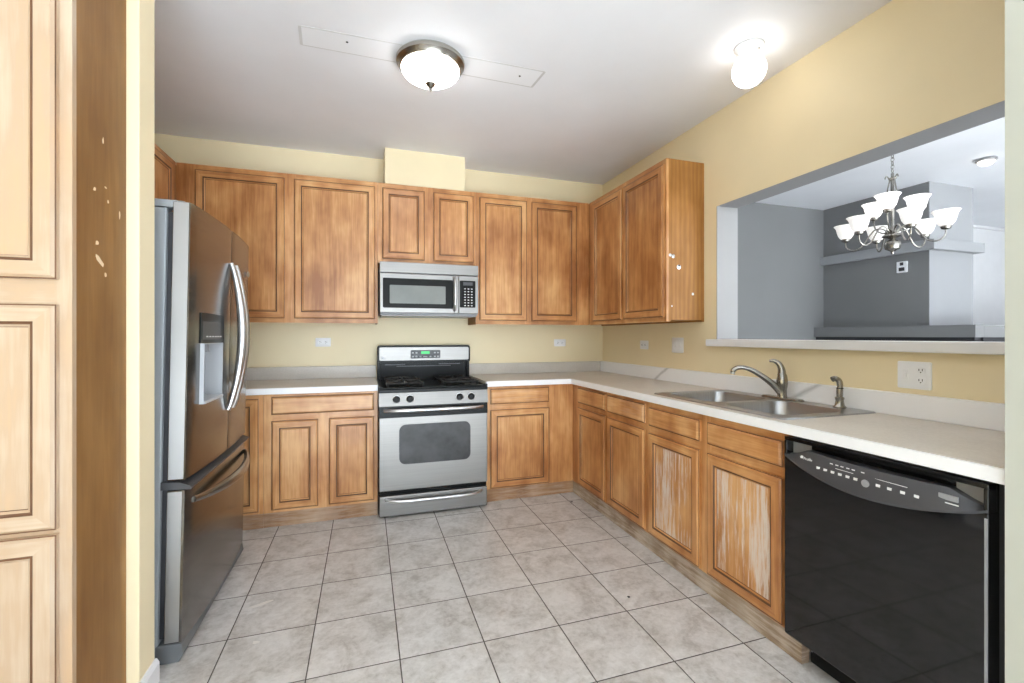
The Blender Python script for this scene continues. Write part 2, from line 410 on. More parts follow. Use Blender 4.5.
m = MB(); m.box(3.551, 6.6, -0.06, -0.001, 0, H-0.03); m.box(3.551, 6.6, -0.10, -0.001, H-0.03, H); struct('wall_dining_far', m, TRIM)

# ------------------------------------------------------------------ cabinets
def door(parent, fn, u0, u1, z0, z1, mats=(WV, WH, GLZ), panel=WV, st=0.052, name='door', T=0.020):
    if u0 > u1: u0, u1 = u1, u0
    prof = [(0, 0, 0), (0, 0.013, 0), (0.0035, 0.0135, 2), (0.010, T, 0), (st-0.006, T, 0), (st-0.003, T-0.004, 2), (st+0.002, T-0.004, 2), (st+0.008, T-0.009, 0), (st+0.0095, T-0.013, 2), (st+0.0095, 0, 0), (0, 0, 0)]
    mb = MB(); rings = []
    for ins, n, mi in prof[:-1]:
        rings.append([mb.b.verts.new(fn(u, z, n)) for u, z in ((u0+ins, z0+ins), (u1-ins, z0+ins), (u1-ins, z1-ins), (u0+ins, z1-ins))])
    rings.append(rings[0])
    for k in range(len(rings)-1):
        mi = prof[k+1][2]
        for s in range(4):
            t = (s+1) % 4
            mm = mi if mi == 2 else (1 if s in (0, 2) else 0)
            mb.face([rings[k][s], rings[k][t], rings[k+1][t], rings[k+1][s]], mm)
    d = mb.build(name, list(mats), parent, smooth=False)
    pb = MB(); i = st+0.0092
    a = fn(u0+i, z0+i, 0.001); c = fn(u1-i, z1-i, T-0.0125)
    pb.box(a[0], c[0], a[1], c[1], a[2], c[2]); pb.build('panel', panel, d, smooth=False)
    return d
def drawer(parent, fn, u0, u1, z0, z1, mat=WH, T=0.020):
    if u0 > u1: u0, u1 = u1, u0
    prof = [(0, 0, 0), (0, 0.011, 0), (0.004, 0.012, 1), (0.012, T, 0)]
    mb = MB()
    R = [[mb.b.verts.new(fn(u, z, n)) for u, z in ((u0+i, z0+i), (u1-i, z0+i), (u1-i, z1-i), (u0+i, z1-i))] for i, n, _ in prof]
    for k in range(len(R)-1):
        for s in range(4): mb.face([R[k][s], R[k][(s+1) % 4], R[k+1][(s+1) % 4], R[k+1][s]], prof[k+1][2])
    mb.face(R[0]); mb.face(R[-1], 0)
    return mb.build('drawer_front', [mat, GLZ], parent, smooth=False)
def frame(parent, fn, stiles, rails, z0, z1, depth=0.019, mats=(WV, WH)):
    """stiles: (u0,u1) full height; rails: (u0,u1,z0,z1) between them."""
    mb = MB()
    def bx(u0, u1, a, b_, n1, mi):
        p, q = fn(u0, a, -depth), fn(u1, b_, n1); mb.box(p[0], q[0], p[1], q[1], p[2], q[2], mi)
    for u0, u1 in stiles: bx(u0, u1, z0, z1, 0, 0)
    for u0, u1, a, b_ in rails: bx(u0, u1, a, b_, -0.0004, 1)
    return mb.build('face_frame', list(mats), parent, smooth=False)

UZ0, UZ1 = 1.350, 2.428
def upper_body(parent, x0, x1, y0, y1, z0=UZ0, z1=UZ1, mat=SIDE2):
    m = MB(); m.box(x0, x1, y0, y1, z0+0.012, z1)
    # skirts that leave the underside recessed
    t = 0.014
    m.box(x0, x0+t, y0, y1, z0, z0+0.0119); m.box(x1-t, x1, y0, y1, z0, z0+0.0119)
    return m.build('body', mat, parent, smooth=False)
F = FB(-0.305); UG = 'maple wall cabinets'
c1 = thing('wall_cabinet', (-2.757, -0.15, UZ0), 'tall two-door wall cabinet between the refrigerator corner and the microwave', 'cabinet', UG)
upper_body(c1, -3.411, -2.104, -0.285, -0.002)
frame(c1, F, [(-3.411, -3.285), (-2.76, -2.672), (-2.136, -2.104)], [(-3.285, -2.76, UZ0, 1.395), (-2.672, -2.136, UZ0, 1.395), (-3.285, -2.76, 2.375, UZ1), (-2.672, -2.136, 2.375, UZ1)], UZ0, UZ1)
door(c1, F, -3.299, -2.747, 1.381, 2.390); door(c1, F, -2.684, -2.124, 1.381, 2.390)
c2 = thing('wall_cabinet', (-1.72, -0.15, 1.822), 'short two-door wall cabinet directly above the microwave', 'cabinet', UG)
upper_body(c2, -2.102, -1.337, -0.285, -0.002, 1.815)
frame(c2, F, [(-2.102, -2.06), (-1.76, -1.672), (-1.37, -1.337)], [(-2.06, -1.76, 1.815, 1.86), (-1.672, -1.37, 1.815, 1.86), (-2.06, -1.76, 2.375, UZ1), (-1.672, -1.37, 2.375, UZ1)], 1.815, UZ1)
door(c2, F, -2.071, -1.750, 1.846, 2.390); door(c2, F, -1.682, -1.358, 1.846, 2.390)
c3 = thing('wall_cabinet', (-0.82, -0.15, UZ0), 'tall two-door wall cabinet between the microwave and the right corner', 'cabinet', UG)
upper_body(c3, -1.335, -0.002, -0.285, -0.002)
frame(c3, F, [(-1.335, -1.295), (-0.91, -0.84), (-0.445, -0.309)], [(-1.295, -0.91, UZ0, 1.395), (-0.84, -0.445, UZ0, 1.395), (-1.295, -0.91, 2.375, UZ1), (-0.84, -0.445, 2.375, UZ1)], UZ0, UZ1)
door(c3, F, -1.307, -0.898, 1.381, 2.390); door(c3, F, -0.853, -0.434, 1.381, 2.390)
c4 = thing('wall_cabinet', (-0.15, -0.85, UZ0), 'two-door wall cabinet on the right wall with its bare wooden side showing', 'cabinet', UG)
upper_body(c4, -0.285, -0.002, -1.388, -0.287)
FRW = FR(-0.305)
frame(c4, FRW, [(-0.41, -0.307), (-0.90, -0.84), (-1.388, -1.352)], [(-0.84, -0.41, UZ0, 1.395), (-1.352, -0.90, UZ0, 1.395), (-0.84, -0.41, 2.375, UZ1), (-1.352, -0.90, 2.375, UZ1)], UZ0, UZ1)
door(c4, FRW, -0.860, -0.395, 1.381, 2.390); door(c4, FRW, -1.372, -0.882, 1.381, 2.390)
# holes and hardware left in its side
def disc(parent, name, x, z, r, mat, y=-1.388, dz=1.0):
    m = MB(); m.lathe([(r*0.5, -0.003), (r, -0.0018), (r, 0.001)], (x, y, z), 'y', 14)
    return m.build(name, mat, parent)
disc(c4, 'metal_plug', -0.276, 1.790, 0.010, SSB); disc(c4, 'metal_plug', -0.252, 1.783, 0.014, NICK)
g_ = disc(c4, 'cable_grommet', -0.207, 1.713, 0.016, SSB); disc(g_, 'hole', -0.207, 1.722, 0.007, SLOT, -1.3895)
disc(c4, 'paint_spot', -0.095, 1.536, 0.009, WPL); disc(c4, 'paint_spot', -0.262, 1.452, 0.005, WPL)
# cabinet on the left wall above the refrigerator corner
c5 = thing('wall_cabinet', (-3.57, -0.8, UZ0), 'wall cabinet on the left wall, glimpsed above the top of the refrigerator', 'cabinet', UG)
upper_body(c5, LW+0.002, -3.433, -1.40, -0.002, 1.85)
FLW = FL(-3.413)
frame(c5, FLW, [(-0.40, -0.307), (-1.40, -1.36)], [(-1.36, -0.40, 1.85, 1.895), (-1.36, -0.40, 2.375, UZ1)], 1.85, UZ1)
door(c5, FLW, -0.87, -0.388, 1.881, 2.390); door(c5, FLW, -1.37, -0.90, 1.881, 2.390)

# base cabinets ---------------------------------------------------
BZ = 0.876; BG = 'maple base cabinets'
FBB = FB(-0.610); FRB = FR(-0.610)
def toe(parent, x0, x1, y0, y1, mat=None): 
    m = MB(); m.box(x0, x1, y0, y1, 0.001, 0.098); return m.build('toe_kick', mat or TOE, parent, smooth=False)
b1 = thing('base_cabinet', (-3.2, -0.3, 0), 'narrow-doored corner base cabinet half hidden behind the refrigerator', 'cabinet', BG)
m = MB(); m.box(LW+0.002, -2.826, -0.59, -0.002, 0.10, BZ); m.build('body', WV, b1, smooth=False)
frame(b1, FBB, [(-3.30, -3.10), (-2.866, -2.826)], [(-3.10, -2.866, 0.095, 0.125), (-3.10, -2.866, 0.835, BZ)], 0.095, BZ)
door(b1, FBB, -3.13, -2.853, 0.113, 0.846); toe(b1, -3.3, -2.826, -0.609, -0.56)
b2 = thing('base_cabinet', (-2.47, -0.3, 0), 'base cabinet with one wide drawer over two doors, left of the range', 'cabinet', BG)
m = MB(); m.box(-2.824, -2.112, -0.59, -0.002, 0.10, BZ); m.build('body', WV, b2, smooth=False)
frame(b2, FBB, [(-2.824, -2.765), (-2.505, -2.417), (-2.148, -2.112)], [(-2.765, -2.505, 0.095, 0.13), (-2.417, -2.148, 0.095, 0.13), (-2.765, -2.505, 0.688, 0.752), (-2.417, -2.148, 0.688, 0.752), (-2.765, -2.505, 0.843, BZ), (-2.417, -2.148, 0.843, BZ)], 0.095, BZ)
drawer(b2, FBB, -2.777, -2.136, 0.738, 0.855); door(b2, FBB, -2.777, -2.496, 0.115, 0.697); door(b2, FBB, -2.428, -2.136, 0.115, 0.697)
toe(b2, -2.824, -2.112, -0.609, -0.56)
b3 = thing('base_cabinet', (-0.95, -0.3, 0), 'base cabinet with one drawer over one door and a plain filler, right of the range', 'cabinet', BG)
m = MB(); m.box(-1.336, -0.002, -0.59, -0.002, 0.10, BZ); m.build('body', WV, b3, smooth=False)
frame(b3, FBB, [(-1.336, -1.285), (-0.835, -0.612)], [(-1.285, -0.835, 0.095, 0.12), (-1.285, -0.835, 0.688, 0.752), (-1.285, -0.835, 0.843, BZ)], 0.095, BZ)
drawer(b3, FBB, -1.297, -0.822, 0.738, 0.853, WORN2); door(b3, FBB, -1.297, -0.820, 0.104, 0.695)
toe(b3, -1.336, -0.6, -0.609, -0.56)
b4 = thing('base_cabinet', (-0.3, -1.17, 0), 'base cabinet on the right wall, two drawers over two clean doors, nearest the corner', 'cabinet', BG)
m = MB(); m.box(-0.59, -0.002, -1.628, -0.592, 0.10, BZ); m.build('body', WV, b4, smooth=False)
frame(b4, FRB, [(-0.74, -0.612), (-1.20, -1.13), (-1.628, -1.59)], [(-1.13, -0.74, 0.095, 0.13), (-1.59, -1.20, 0.095, 0.13), (-1.13, -0.74, 0.688, 0.745), (-1.59, -1.20, 0.688, 0.745), (-1.13, -0.74, 0.838, BZ), (-1.59, -1.20, 0.838, BZ)], 0.095, BZ)
for a, c, k in ((-1.144, -0.725, 0), (-1.607, -1.178, 1)):
    drawer(b4, FRB, a, c, 0.738, 0.850, WORN2 if k else WH); door(b4, FRB, a, c, 0.110, 0.700)
toe(b4, -0.609, -0.56, -1.628, -0.612, TOE2)
b5 = thing('base_cabinet', (-0.3, -2.09, 0), 'sink base cabinet with two white-scuffed door panels beside the dishwasher', 'cabinet', BG)
m = MB()
m.box(-0.59, -0.002, -1.644, -1.630, 0.10, BZ); m.box(-0.59, -0.002, -2.560, -2.546, 0.10, BZ); m.box(-0.59, -0.002, -2.546, -1.644, 0.10, 0.115); m.box(-0.016, -0.002, -2.546, -1.644, 0.115, 0.6)
m.build('body', WV, b5, smooth=False)
frame(b5, FRB, [(-1.665, -1.630), (-2.14, -2.058), (-2.560, -2.525)], [(-2.058, -1.665, 0.095, 0.13), (-2.525, -2.14, 0.095, 0.13), (-2.058, -1.665, 0.688, 0.745), (-2.525, -2.14, 0.688, 0.745), (-2.058, -1.665, 0.825, BZ), (-2.525, -2.14, 0.825, BZ)], 0.095, BZ)
for a, c in ((-2.070, -1.650), (-2.540, -2.125)):
    drawer(b5, FRB, a, c, 0.733, 0.838)
    d_ = door(b5, FRB, a, c, 0.108, 0.690, panel=WORN)
toe(b5, -0.609, -0.56, -2.560, -1.630, TOE2)
m = MB(); m.box(-0.609, -0.57, -2.612, -2.5605, 0.001, 0.098); struct('trim_5', m, TOE2)

# pantry at the left edge of the frame
pz = thing('pantry_cabinet', (-3.3, -2.2, 0), 'tall pale maple pantry cabinet with brown chipped side at the left edge', 'cabinet')
m = MB(); m.box(-3.90, -2.9545, -2.352, -2.077, 0.001, 2.69); m.build('body', SIDE, pz, smooth=False)
PF = FB(-2.372)
frame(pz, PF, [(-2.992, -2.9535), (-3.90, -3.84)], [(-3.84, -2.992, 0.001, 0.10), (-3.84, -2.992, 0.70, 0.755), (-3.84, -2.992, 1.32, 1.42), (-3.84, -2.992, 2.6, 2.69)], 0.001, 2.69, mats=(PV, PH))
for z0, z1 in ((0.10, 0.721), (0.735, 1.339), (1.407, 2.62)):
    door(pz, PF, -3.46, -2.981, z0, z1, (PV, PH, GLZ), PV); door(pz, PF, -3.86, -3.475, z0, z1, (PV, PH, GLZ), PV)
def chip(y, z, a, b_, rot=0.0):
    m = MB(); n = 9; pts = []
    for i in range(n):
        t = 2*PI*i/n; r = 1+random.uniform(-0.25, 0.25); u, v = a*math.cos(t)*r, b_*math.sin(t)*r
        pts.append((u*math.cos(rot)-v*math.sin(rot), u*math.sin(rot)+v*math.cos(rot)))
    m.prism(pts, lambda u, v, n_: (-2.9545+n_, y+u, z+v), -0.001, 0.0008)
    m.build('wood_chip', CHIP, pz)
def side_pt(u, v):     # a point of the photo on the plane of the pantry side
    s, c = math.sin(0.3126), math.cos(0.3126); a = (u-512)/452.75
    r = (s+a*c, c-a*s, -(v-335.8)/452.75); t = (-2.9545-CAM.x)/r[0]
    return CAM.y+t*r[1], CAM.z+t*r[2]
for u, v, a, b_, ro in ((94.5, 189, 0.008, 0.0055, 0.6), (105.5, 187.5, 0.006, 0.003, 0), (103, 141, 0.003, 0.010, 0), (108, 202, 0.004, 0.006, 0), (119.5, 215, 0.004, 0.013, 0),
                        (97, 243, 0.008, 0.006, 0.4), (100, 261, 0.026, 0.008, -0.55), (105.5, 275, 0.005, 0.007, 0)):
    y, z = side_pt(u, v); chip(y, z, a, b_, ro)

# ------------------------------------------------------------------ countertops
t1 = thing('countertop', (-2.9, -0.3, BZ), 'beige laminate countertop with white edge, left of the range', 'countertop', 'laminate countertops')
m = MB(); m.box(LW+0.002, -2.1115, -0.625, -0.002, BZ+0.001, 0.914); m.build('slab', LAM, t1, smooth=False)
m = MB(); m.box(LW+0.002, -2.1115, -0.640, -0.6252, BZ-0.003, 0.913); m.build('front_edge', EDGE, t1, bevel=0.003)
m = MB(); m.box(LW+0.002, -2.1115, -0.024, -0.002, 0.9142, 1.012); m.build('backsplash', LAMB, t1, bevel=0.003)
t2 = thing('countertop', (-0.4, -1.6, BZ), 'L-shaped beige laminate countertop holding the sink, white edged', 'countertop', 'laminate countertops')
SX0, SX1, SY0, SY1 = -0.545, -0.085, -2.475, -1.675      # hole
m = MB(); z0, z1 = BZ+0.001, 0.914
m.box(-1.337, -0.625, -0.625, -0.002, z0, z1); m.box(-0.625, -0.002, SY1, -0.002, z0, z1)
m.box(-0.625, SX0, SY0, SY1, z0, z1); m.box(SX1, -0.002, SY0, SY1, z0, z1); m.box(-0.625, -0.002, -3.206, SY0, z0, z1)
m.build('slab', LAM, t2, smooth=False)
m = MB()
m.prism([(-1.337, -0.6252), (-0.6252, -0.6252), (-0.6252, -3.2065), (-0.640, -3.2065), (-0.640, -0.640), (-1.337, -0.640)], lambda u, v, n: (u, v, n), BZ-0.003, 0.913)
m.build('front_edge', EDGE, t2, bevel=0.003)
m = MB(); m.box(-1.337, -0.0375, -0.024, -0.002, 0.9142, 1.010); m.build('backsplash', LAMB, t2, bevel=0.003)
m = MB(); m.box(-0.037, -0.002, -3.206, -0.002, 0.9142, 1.011); m.build('backsplash', MARB, t2, bevel=0.003)['label'] = 'white backsplash with grey veins'

# ------------------------------------------------------------------ sink, faucet, sprayer
sk = thing('kitchen_sink', (-0.31, -2.05, 0.914), 'double-bowl stainless steel drop-in sink set in the right countertop', 'sink')
m = MB(); zt = 0.9205
outer = rrect(-0.584, -0.048, -2.512, -1.642, 0.02, 5)
# deck as a grid of plates round two rounded bowls
bowls = [(-0.535, -0.150, -2.065, -1.690), (-0.535, -0.150, -2.465, -2.105)]
def bowl_ring(bx, r, z, ins=0.0, n=6): return [(u, v, z) for u, v in rrect(bx[0]+ins, bx[1]-ins, bx[2]+ins, bx[3]-ins, max(r-ins*0.3, 0.01), n)]
bm_ = m.b
o1 = [bm_.verts.new((u, v, zt)) for u, v in outer]
e_ = [bm_.edges.new((o1[i], o1[(i+1) % len(o1)])) for i in range(len(o1))]
tops = []
for bx in bowls:
    r1 = [bm_.verts.new(p) for p in bowl_ring(bx, 0.07, zt, 0)]
    tops.append(r1); e_ += [bm_.edges.new((r1[i], r1[(i+1) % len(r1)])) for i in range(len(r1))]
bmesh.ops.triangle_fill(bm_, use_beauty=True, edges=e_)
o2 = [bm_.verts.new((u, v, 0.9145)) for u, v in rrect(-0.588, -0.044, -2.516, -1.638, 0.02, 5)]
for i in range(len(o1)): m.face([o1[i], o1[(i+1) % len(o1)], o2[(i+1) % len(o2)], o2[i]])
deck = m.build('rim', SINK, sk, smooth=False)
for bx in bowls:
    m = MB(); rr = [bowl_ring(bx, 0.07, zt+0.0006, -0.004), bowl_ring(bx, 0.07, zt+0.0008, 0.0), bowl_ring(bx, 0.07, zt-0.008, 0.004), bowl_ring(bx, 0.07, 0.80, 0.010), bowl_ring(bx, 0.07, 0.765, 0.018), bowl_ring(bx, 0.06, 0.748, 0.045), bowl_ring(bx, 0.05, 0.742, 0.12)]
    m.loft(rr, False, True)
    bw = m.build('bowl', SINK, sk, angle=60)
    m = MB(); cxm, cym = (bx[0]+bx[1])/2, (bx[2]+bx[3])/2
    m.lathe([(0.03, 0.7425), (0.042, 0.7445), (0.044, 0.7422)], (cxm, cym, 0)); m.build('drain', SSB, bw)
fc = thing('faucet', (-0.100, -2.08, 0.921), 'brushed nickel single-lever faucet behind the sink', 'faucet')
m = MB(); m.loft([[(u, v, z) for u, v in rrect(-0.127+i, -0.072-i, -2.20+i, -1.96-i, 0.026-i, 6)] for i, z in ((0, 0.9215), (0, 0.927), (0.006, 0.932))]); m.build('base_plate', NICK, fc)
m = MB(); BPX, BPY = -0.100, -2.08
m.loft([[(BPX+ox+r*math.cos(2*PI*k/20), BPY+oy+r*math.sin(2*PI*k/20), z) for k in range(20)] for r, z, ox, oy in ((0.024, 0.930, 0, 0), (0.022, 0.945, 0, 0), (0.0225, 0.975, 0, 0), (0.027, 1.0, 0, 0), (0.027, 1.02, 0.0, 0), (0.022, 1.045, 0.002, 0), (0.018, 1.06, 0.003, 0.004))])
m.build('body', NICK, fc)
TD = Vector((-0.19, 0.13, 0)).normalized()
def sp_(r, z): p = Vector((BPX, BPY, 0)) + TD*r; return (p.x, p.y, z)
m = MB(); path = spline([sp_(0.005, 0.955), sp_(0.03, 0.985), sp_(0.075, 1.025), sp_(0.13, 1.063), sp_(0.175, 1.082), sp_(0.21, 1.083), sp_(0.232, 1.070), sp_(0.238, 1.055)], 5)
m.tube(path, [0.020-0.008*min(1, i/18) for i in range(len(path))], 14); sp = m.build('spout', NICK, fc)
m = MB(); m.tube([sp_(0.2375, 1.058), sp_(0.2392, 1.048)], 0.0125, 14); m.build('aerator', SSB, sp)
m = MB(); hp = spline([(BPX+0.003, BPY+0.004, 1.045), (BPX+0.004, BPY+0.008, 1.08), (BPX-0.004, BPY+0.018, 1.108), (BPX-0.022, BPY+0.032, 1.122), (BPX-0.038, BPY+0.045, 1.120)], 5)
m.tube(hp, [0.022-0.016*(i/(len(hp)-1))**0.9 for i in range(len(hp))], 12); m.build('lever_handle', NICK, fc)
sy = thing('side_sprayer', (-0.100, -2.385, 0.921), 'small nickel side sprayer standing to the right of the faucet', 'sprayer')
sx_, syy = -0.100, -2.385
m = MB(); m.lathe([(0.026, 0.9215), (0.026, 0.927), (0.019, 0.935), (0.016, 0.955), (0.019, 0.968), (0.014, 0.972)], (sx_, syy, 0), n=20); m.build('holder', NICK, sy)
m = MB(); hp = spline([(sx_, syy, 0.968), (sx_, syy, 1.0), (sx_+0.002, syy, 1.025), (sx_-0.002, syy+0.002, 1.046), (sx_-0.016, syy+0.009, 1.056), (sx_-0.028, syy+0.015, 1.052)], 5)
m.tube(hp, [0.0125, 0.0125, 0.013, 0.0135, 0.0135, 0.0135, 0.0135, 0.013, 0.012, 0.0115]+[0.0125]*(len(hp)-10), 12); sh = m.build('spray_head', NICK, sy)
m = MB(); m.torus((sx_+0.001, syy, 1.012), 0.013, 0.002, (1, 0, 0), (0, 1, 0)); m.build('ring', SLOT, sh)

# ------------------------------------------------------------------ range
rg = thing('gas_range', (-1.724, -0.36, 0), 'stainless steel freestanding gas range with black cooktop and green clock', 'range')
RX0, RX1, RF = -2.108, -1.340, -0.700
FG = FB(RF)
m = MB(); m.box(RX0, RX1, -0.665, -0.03, 0.02, 0.874); m.build('body', BLK, rg, bevel=0.004)
m = MB(); m.box(RX0+0.004, RX1-0.004, RF, -0.664, 0.012, 0.153); dr = m.build('storage_drawer', SS, rg, bevel=0.006)
def bar(parent, x0, x1, y, z, r, mat, bow=0.02, dip=0.0, flat=1.0, name='handle'):
    m = MB(); pts = []
    for i in range(25):
        t = i/24; e = 1-(abs(2*t-1))**6
        pts.append((x0+(x1-x0)*t, y-bow*e, z-dip*e))
    m.tube(pts, r, 12, flat=flat); return m.build(name, mat, parent)
bar(dr, RX0+0.045, RX1-0.045, RF+0.002, 0.128, 0.011, SSB, 0.032, 0.012)
m = MB(); m.box(RX0+0.002, RX1-0.002, RF-0.004, -0.664, 0.187, 0.768); dv = m.build('oven_door', SS, rg, bevel=0.006)
m = MB(); m.box(RX0+0.002, RX1-0.002, RF-0.0065, RF-0.001, 0.690, 0.769); m.build('top_trim', BLK, dv, bevel=0.002)
bar(dv, RX0+0.035, RX1-0.04, RF-0.004, 0.742, 0.014, SSB, 0.042)
m = MB(); m.prism(rrect(-1.972, -1.470, 0.365, 0.640, 0.045), FG, 0.0035, 0.0062); m.build('window', OVW, dv)
m = MB(); m.prism([(0, 0.770), (0.03, 0.770), (0.03, 0.862), (0.018, 0.862)], lambda u, z, n: (n, RF+u-0.012, z), RX0, RX1); m.box(RX0, RX1, RF+0.016, -0.66, 0.770, 0.862)
cp = m.build('control_panel', SS, rg, bevel=0.002)
FGP = FB(RF-0.004)
for x in (-1.990, -1.898, -1.548, -1.463):
    m = MB(); m.lathe([(0.023, 0.010), (0.0255, 0.004), (0.0255, 0.0), (0.021, -0.012), (0.018, -0.020), (0.009, -0.021)], (x, RF-0.006, 0.816), 'y', 20)
    kn = m.build('burner_knob', BLK, cp); kn['label'] = 'black knob'
    m = MB(); m.lathe([(0.028, 0.010), (0.028, -0.001), (0.025, -0.002), (0.025, 0.010)], (x, RF-0.003, 0.816), 'y', 20); m.build('bezel', SSB, kn)
    m = MB(); m.box(x-0.004, x+0.004, RF-0.032, RF-0.024, 0.802, 0.832); m.build('grip', BLK, kn, bevel=0.002)
# cooktop
m = MB(); m.box(RX0, RX1, RF-0.006, -0.10, 0.862, 0.886); m.box(RX0, RX0+0.03, RF-0.004, -0.10, 0.886, 0.905); m.box(RX1-0.03, RX1, RF-0.004, -0.10, 0.886, 0.905); m.box(RX0, RX1, RF-0.006, RF+0.035, 0.886, 0.898)
ct = m.build('cooktop', BLK, rg, bevel=0.005)
for x in (-1.925, -1.523):
    for y in (-0.52, -0.24):
        m = MB(); m.lathe([(0.05, 0.886), (0.052, 0.893), (0.035, 0.900), (0.036, 0.907), (0.030, 0.911), (0.012, 0.912)], (x, y, 0), n=24); m.build('burner', BLKM, ct)
    # one grate over a pair of burners
    m = MB(); gx0, gx1, gy0, gy1, gz = x-0.125, x+0.125, -0.635, -0.125, 0.918
    def rod(p, q, r=0.006): m.tube([p, q], r, 6)
    for a in (gx0, gx1): rod((a, gy0, gz), (a, gy1, gz))
    for a in (gy0, -0.38, gy1): rod((gx0, a, gz), (gx1, a, gz))
    for y in (-0.52, -0.24):
        for k in range(8):
            t = k*PI/4; q0 = (x+0.03*math.cos(t), y+0.03*math.sin(t), gz+0.006)
            L = min(0.12/max(abs(math.cos(t)), 1e-3), 0.12/max(abs(math.sin(t)), 1e-3)); q1 = (x+L*math.cos(t), y+L*math.sin(t), gz)
            rod(q0, q1, 0.0055)
        for sx in (-1, 1):
            for s2 in (-1, 1): rod((x+sx*0.12, y+s2*0.11, 0.886), (x+sx*0.12, y+s2*0.11, gz), 0.007)
    m.build('grate', BLKM, ct)
# backguard
m = MB(); FG2 = FB(-0.070)
m.prism(rrect(RX0+0.006, RX1+0.006, 1.030, 1.176, 0.02), FG2, -0.055, 0.018)
m.box(RX0+0.006, RX1, -0.068, -0.012, 0.870, 1.05)
m.box(RX0+0.006, RX0+0.030, -0.10, -0.060, 0.870, 1.04); m.box(RX1-0.028, RX1-0.004, -0.10, -0.060, 0.870, 1.04)
bg = m.build('backguard', BLK, rg, bevel=0.003)
m = MB(); m.prism(rrect(RX0+0.022, RX1-0.008, 1.052, 1.160, 0.012), FG2, 0.012, 0.0205); m.build('front_panel', SS, bg)
m = MB(); m.prism(rrect(-1.838, -1.592, 1.066, 1.136, 0.008), FG2, 0.018, 0.023); ds_ = m.build('display_panel', DGREY, bg)
m = MB(); m.prism(rrect(-1.752, -1.682, 1.104, 1.126, 0.003), FG2, 0.0222, 0.0237); m.build('clock_display', GREEN, ds_)
m = MB()
for r, z in enumerate((1.114, 1.082)):
    for x in (-1.82, -1.79, -1.638, -1.612) if r == 0 else (-1.82, -1.79, -1.757, -1.675, -1.638, -1.612):
        m.box(x-0.008, x+0.008, -0.0938, -0.0925, z-0.006, z+0.006)
m.box(-1.735, -1.70, -0.0938, -0.0925, 1.078, 1.086)
m.build('key_marks', MGREY, ds_, smooth=False)
m = MB(); m.lathe([(0.011, -0.0918), (0.0115, -0.0905), (0.0115, -0.088)], (-2.058, 0, 1.073), 'y', 20); m.build('badge', MGREY, bg)
m = MB(); m.box(-1.95, -1.50, -0.0695, -0.068, 1.000, 1.006)
m.box(-2.04, -1.88, -0.072, -0.068, 1.014, 1.020); m.box(-1.60, -1.42, -0.072, -0.068, 1.014, 1.020); m.build('vent_trim', DGREY, bg, smooth=False)

# ------------------------------------------------------------------ microwave
mw = thing('microwave_oven', (-1.72, -0.2, 1.41), 'stainless over-the-range microwave with black window and keypad', 'microwave')
MX0, MX1 = -2.092, -1.338
m = MB(); m.box(MX0, MX1, -0.375, -0.004, 1.418, 1.812); m.build('body', MGREY, mw, bevel=0.003)
FM = FB(-0.376)
m = MB(); m.box(MX0, MX1, -0.404, -0.376, 1.732, 1.812); vg = m.build('vent_grille', SS, mw, bevel=0.003)
m = MB(); m.box(MX0, -1.497, -0.402, -0.376, 1.430, 1.727); md = m.build('door', SS, mw, bevel=0.004)
FM2 = FB(-0.402)
m = MB(); m.prism(rrect(-2.070, -1.540, 1.466, 1.690, 0.010), FM2, -0.002, 0.0016); m.build('window_surround', MWB, md)
m = MB(); m.prism(rrect(-2.020, -1.600, 1.500, 1.638, 0.006), FM2, 0.0010, 0.0026); m.build('window', MWW, md)
m = MB(); pts = [(-1.530, -0.402-0.035*(1-(abs(2*t-1))**5), 1.452+0.258*t) for t in [i/20 for i in range(21)]]
m.tube(pts, 0.011, 12); m.build('handle', SSB, md)
m = MB(); m.box(-1.495, MX1, -0.402, -0.376, 1.430, 1.727); kp = m.build('control_frame', SS, mw, bevel=0.004)
m = MB(); m.prism(rrect(-1.488, -1.362, 1.478, 1.690, 0.008), FM2, -0.002, 0.0016); kk = m.build('keypad', MWB, kp)
m = MB()
for r in range(7):
    for c in range(3):
        m.box(-1.452+c*0.027, -1.440+c*0.027, -0.4046, -0.4034, 1.490+r*0.022, 1.496+r*0.022)
m.build('key_marks', PRINT, kk, smooth=False)
m = MB(); m.box(-1.46, -1.385, -0.4046, -0.4034, 1.652, 1.678); m.build('clock_display', DGREY, kk, smooth=False)
m = MB(); m.box(MX0+0.01, MX1-0.01, -0.37, -0.02, 1.406, 1.4178); m.build('underside_panel', MGREY, mw, bevel=0.002)

# ------------------------------------------------------------------ refrigerator
fr = thing('refrigerator', (-2.864, -1.415, 0.0), 'tall stainless French-door refrigerator with dispenser and curved handles', 'refrigerator', rot=(0, math.radians(1.05), 0))
# local frame: x = 0 at the door edge plane, y centred, front bulges to +x
HY = 0.455
def bulge(y): return 0.020*(1-abs(y/HY)**2.2)
def dpanel(y0, y1, z0, z1, back=-0.060, n=16, r=0.008):
    mb = MB(); rings = []
    for zz, ins in ((z0, r), (z0+r*0.3, r*0.3), (z0+r, 0), (z1-r, 0), (z1-r*0.3, r*0.3), (z1, r)):
        ring = []
        for i in range(n+1):
            y = y0+ins+(y1-y0-2*ins)*i/n
            e = 0.0
            if i == 0 or i == n: e = 0.003
            ring.append((bulge(y)-e-ins*0.8, y, zz))
        ring.append((back, y1-ins, zz)); ring.append((back, y0+ins, zz))
        rings.append(ring)
    mb.loft(rings); return mb
m = MB(); m.box(-0.79, -0.082, -HY+0.003, HY-0.003, 0.02, 1.745); m.build('body', GRYM, fr, bevel=0.006, local=True)
m = MB(); m.box(-0.082, -0.061, -HY+0.02, HY-0.02, 0.09, 1.73); m.build('gasket', SLOT, fr, local=True, smooth=False)
SEAM = 0.032
DT = 1.772
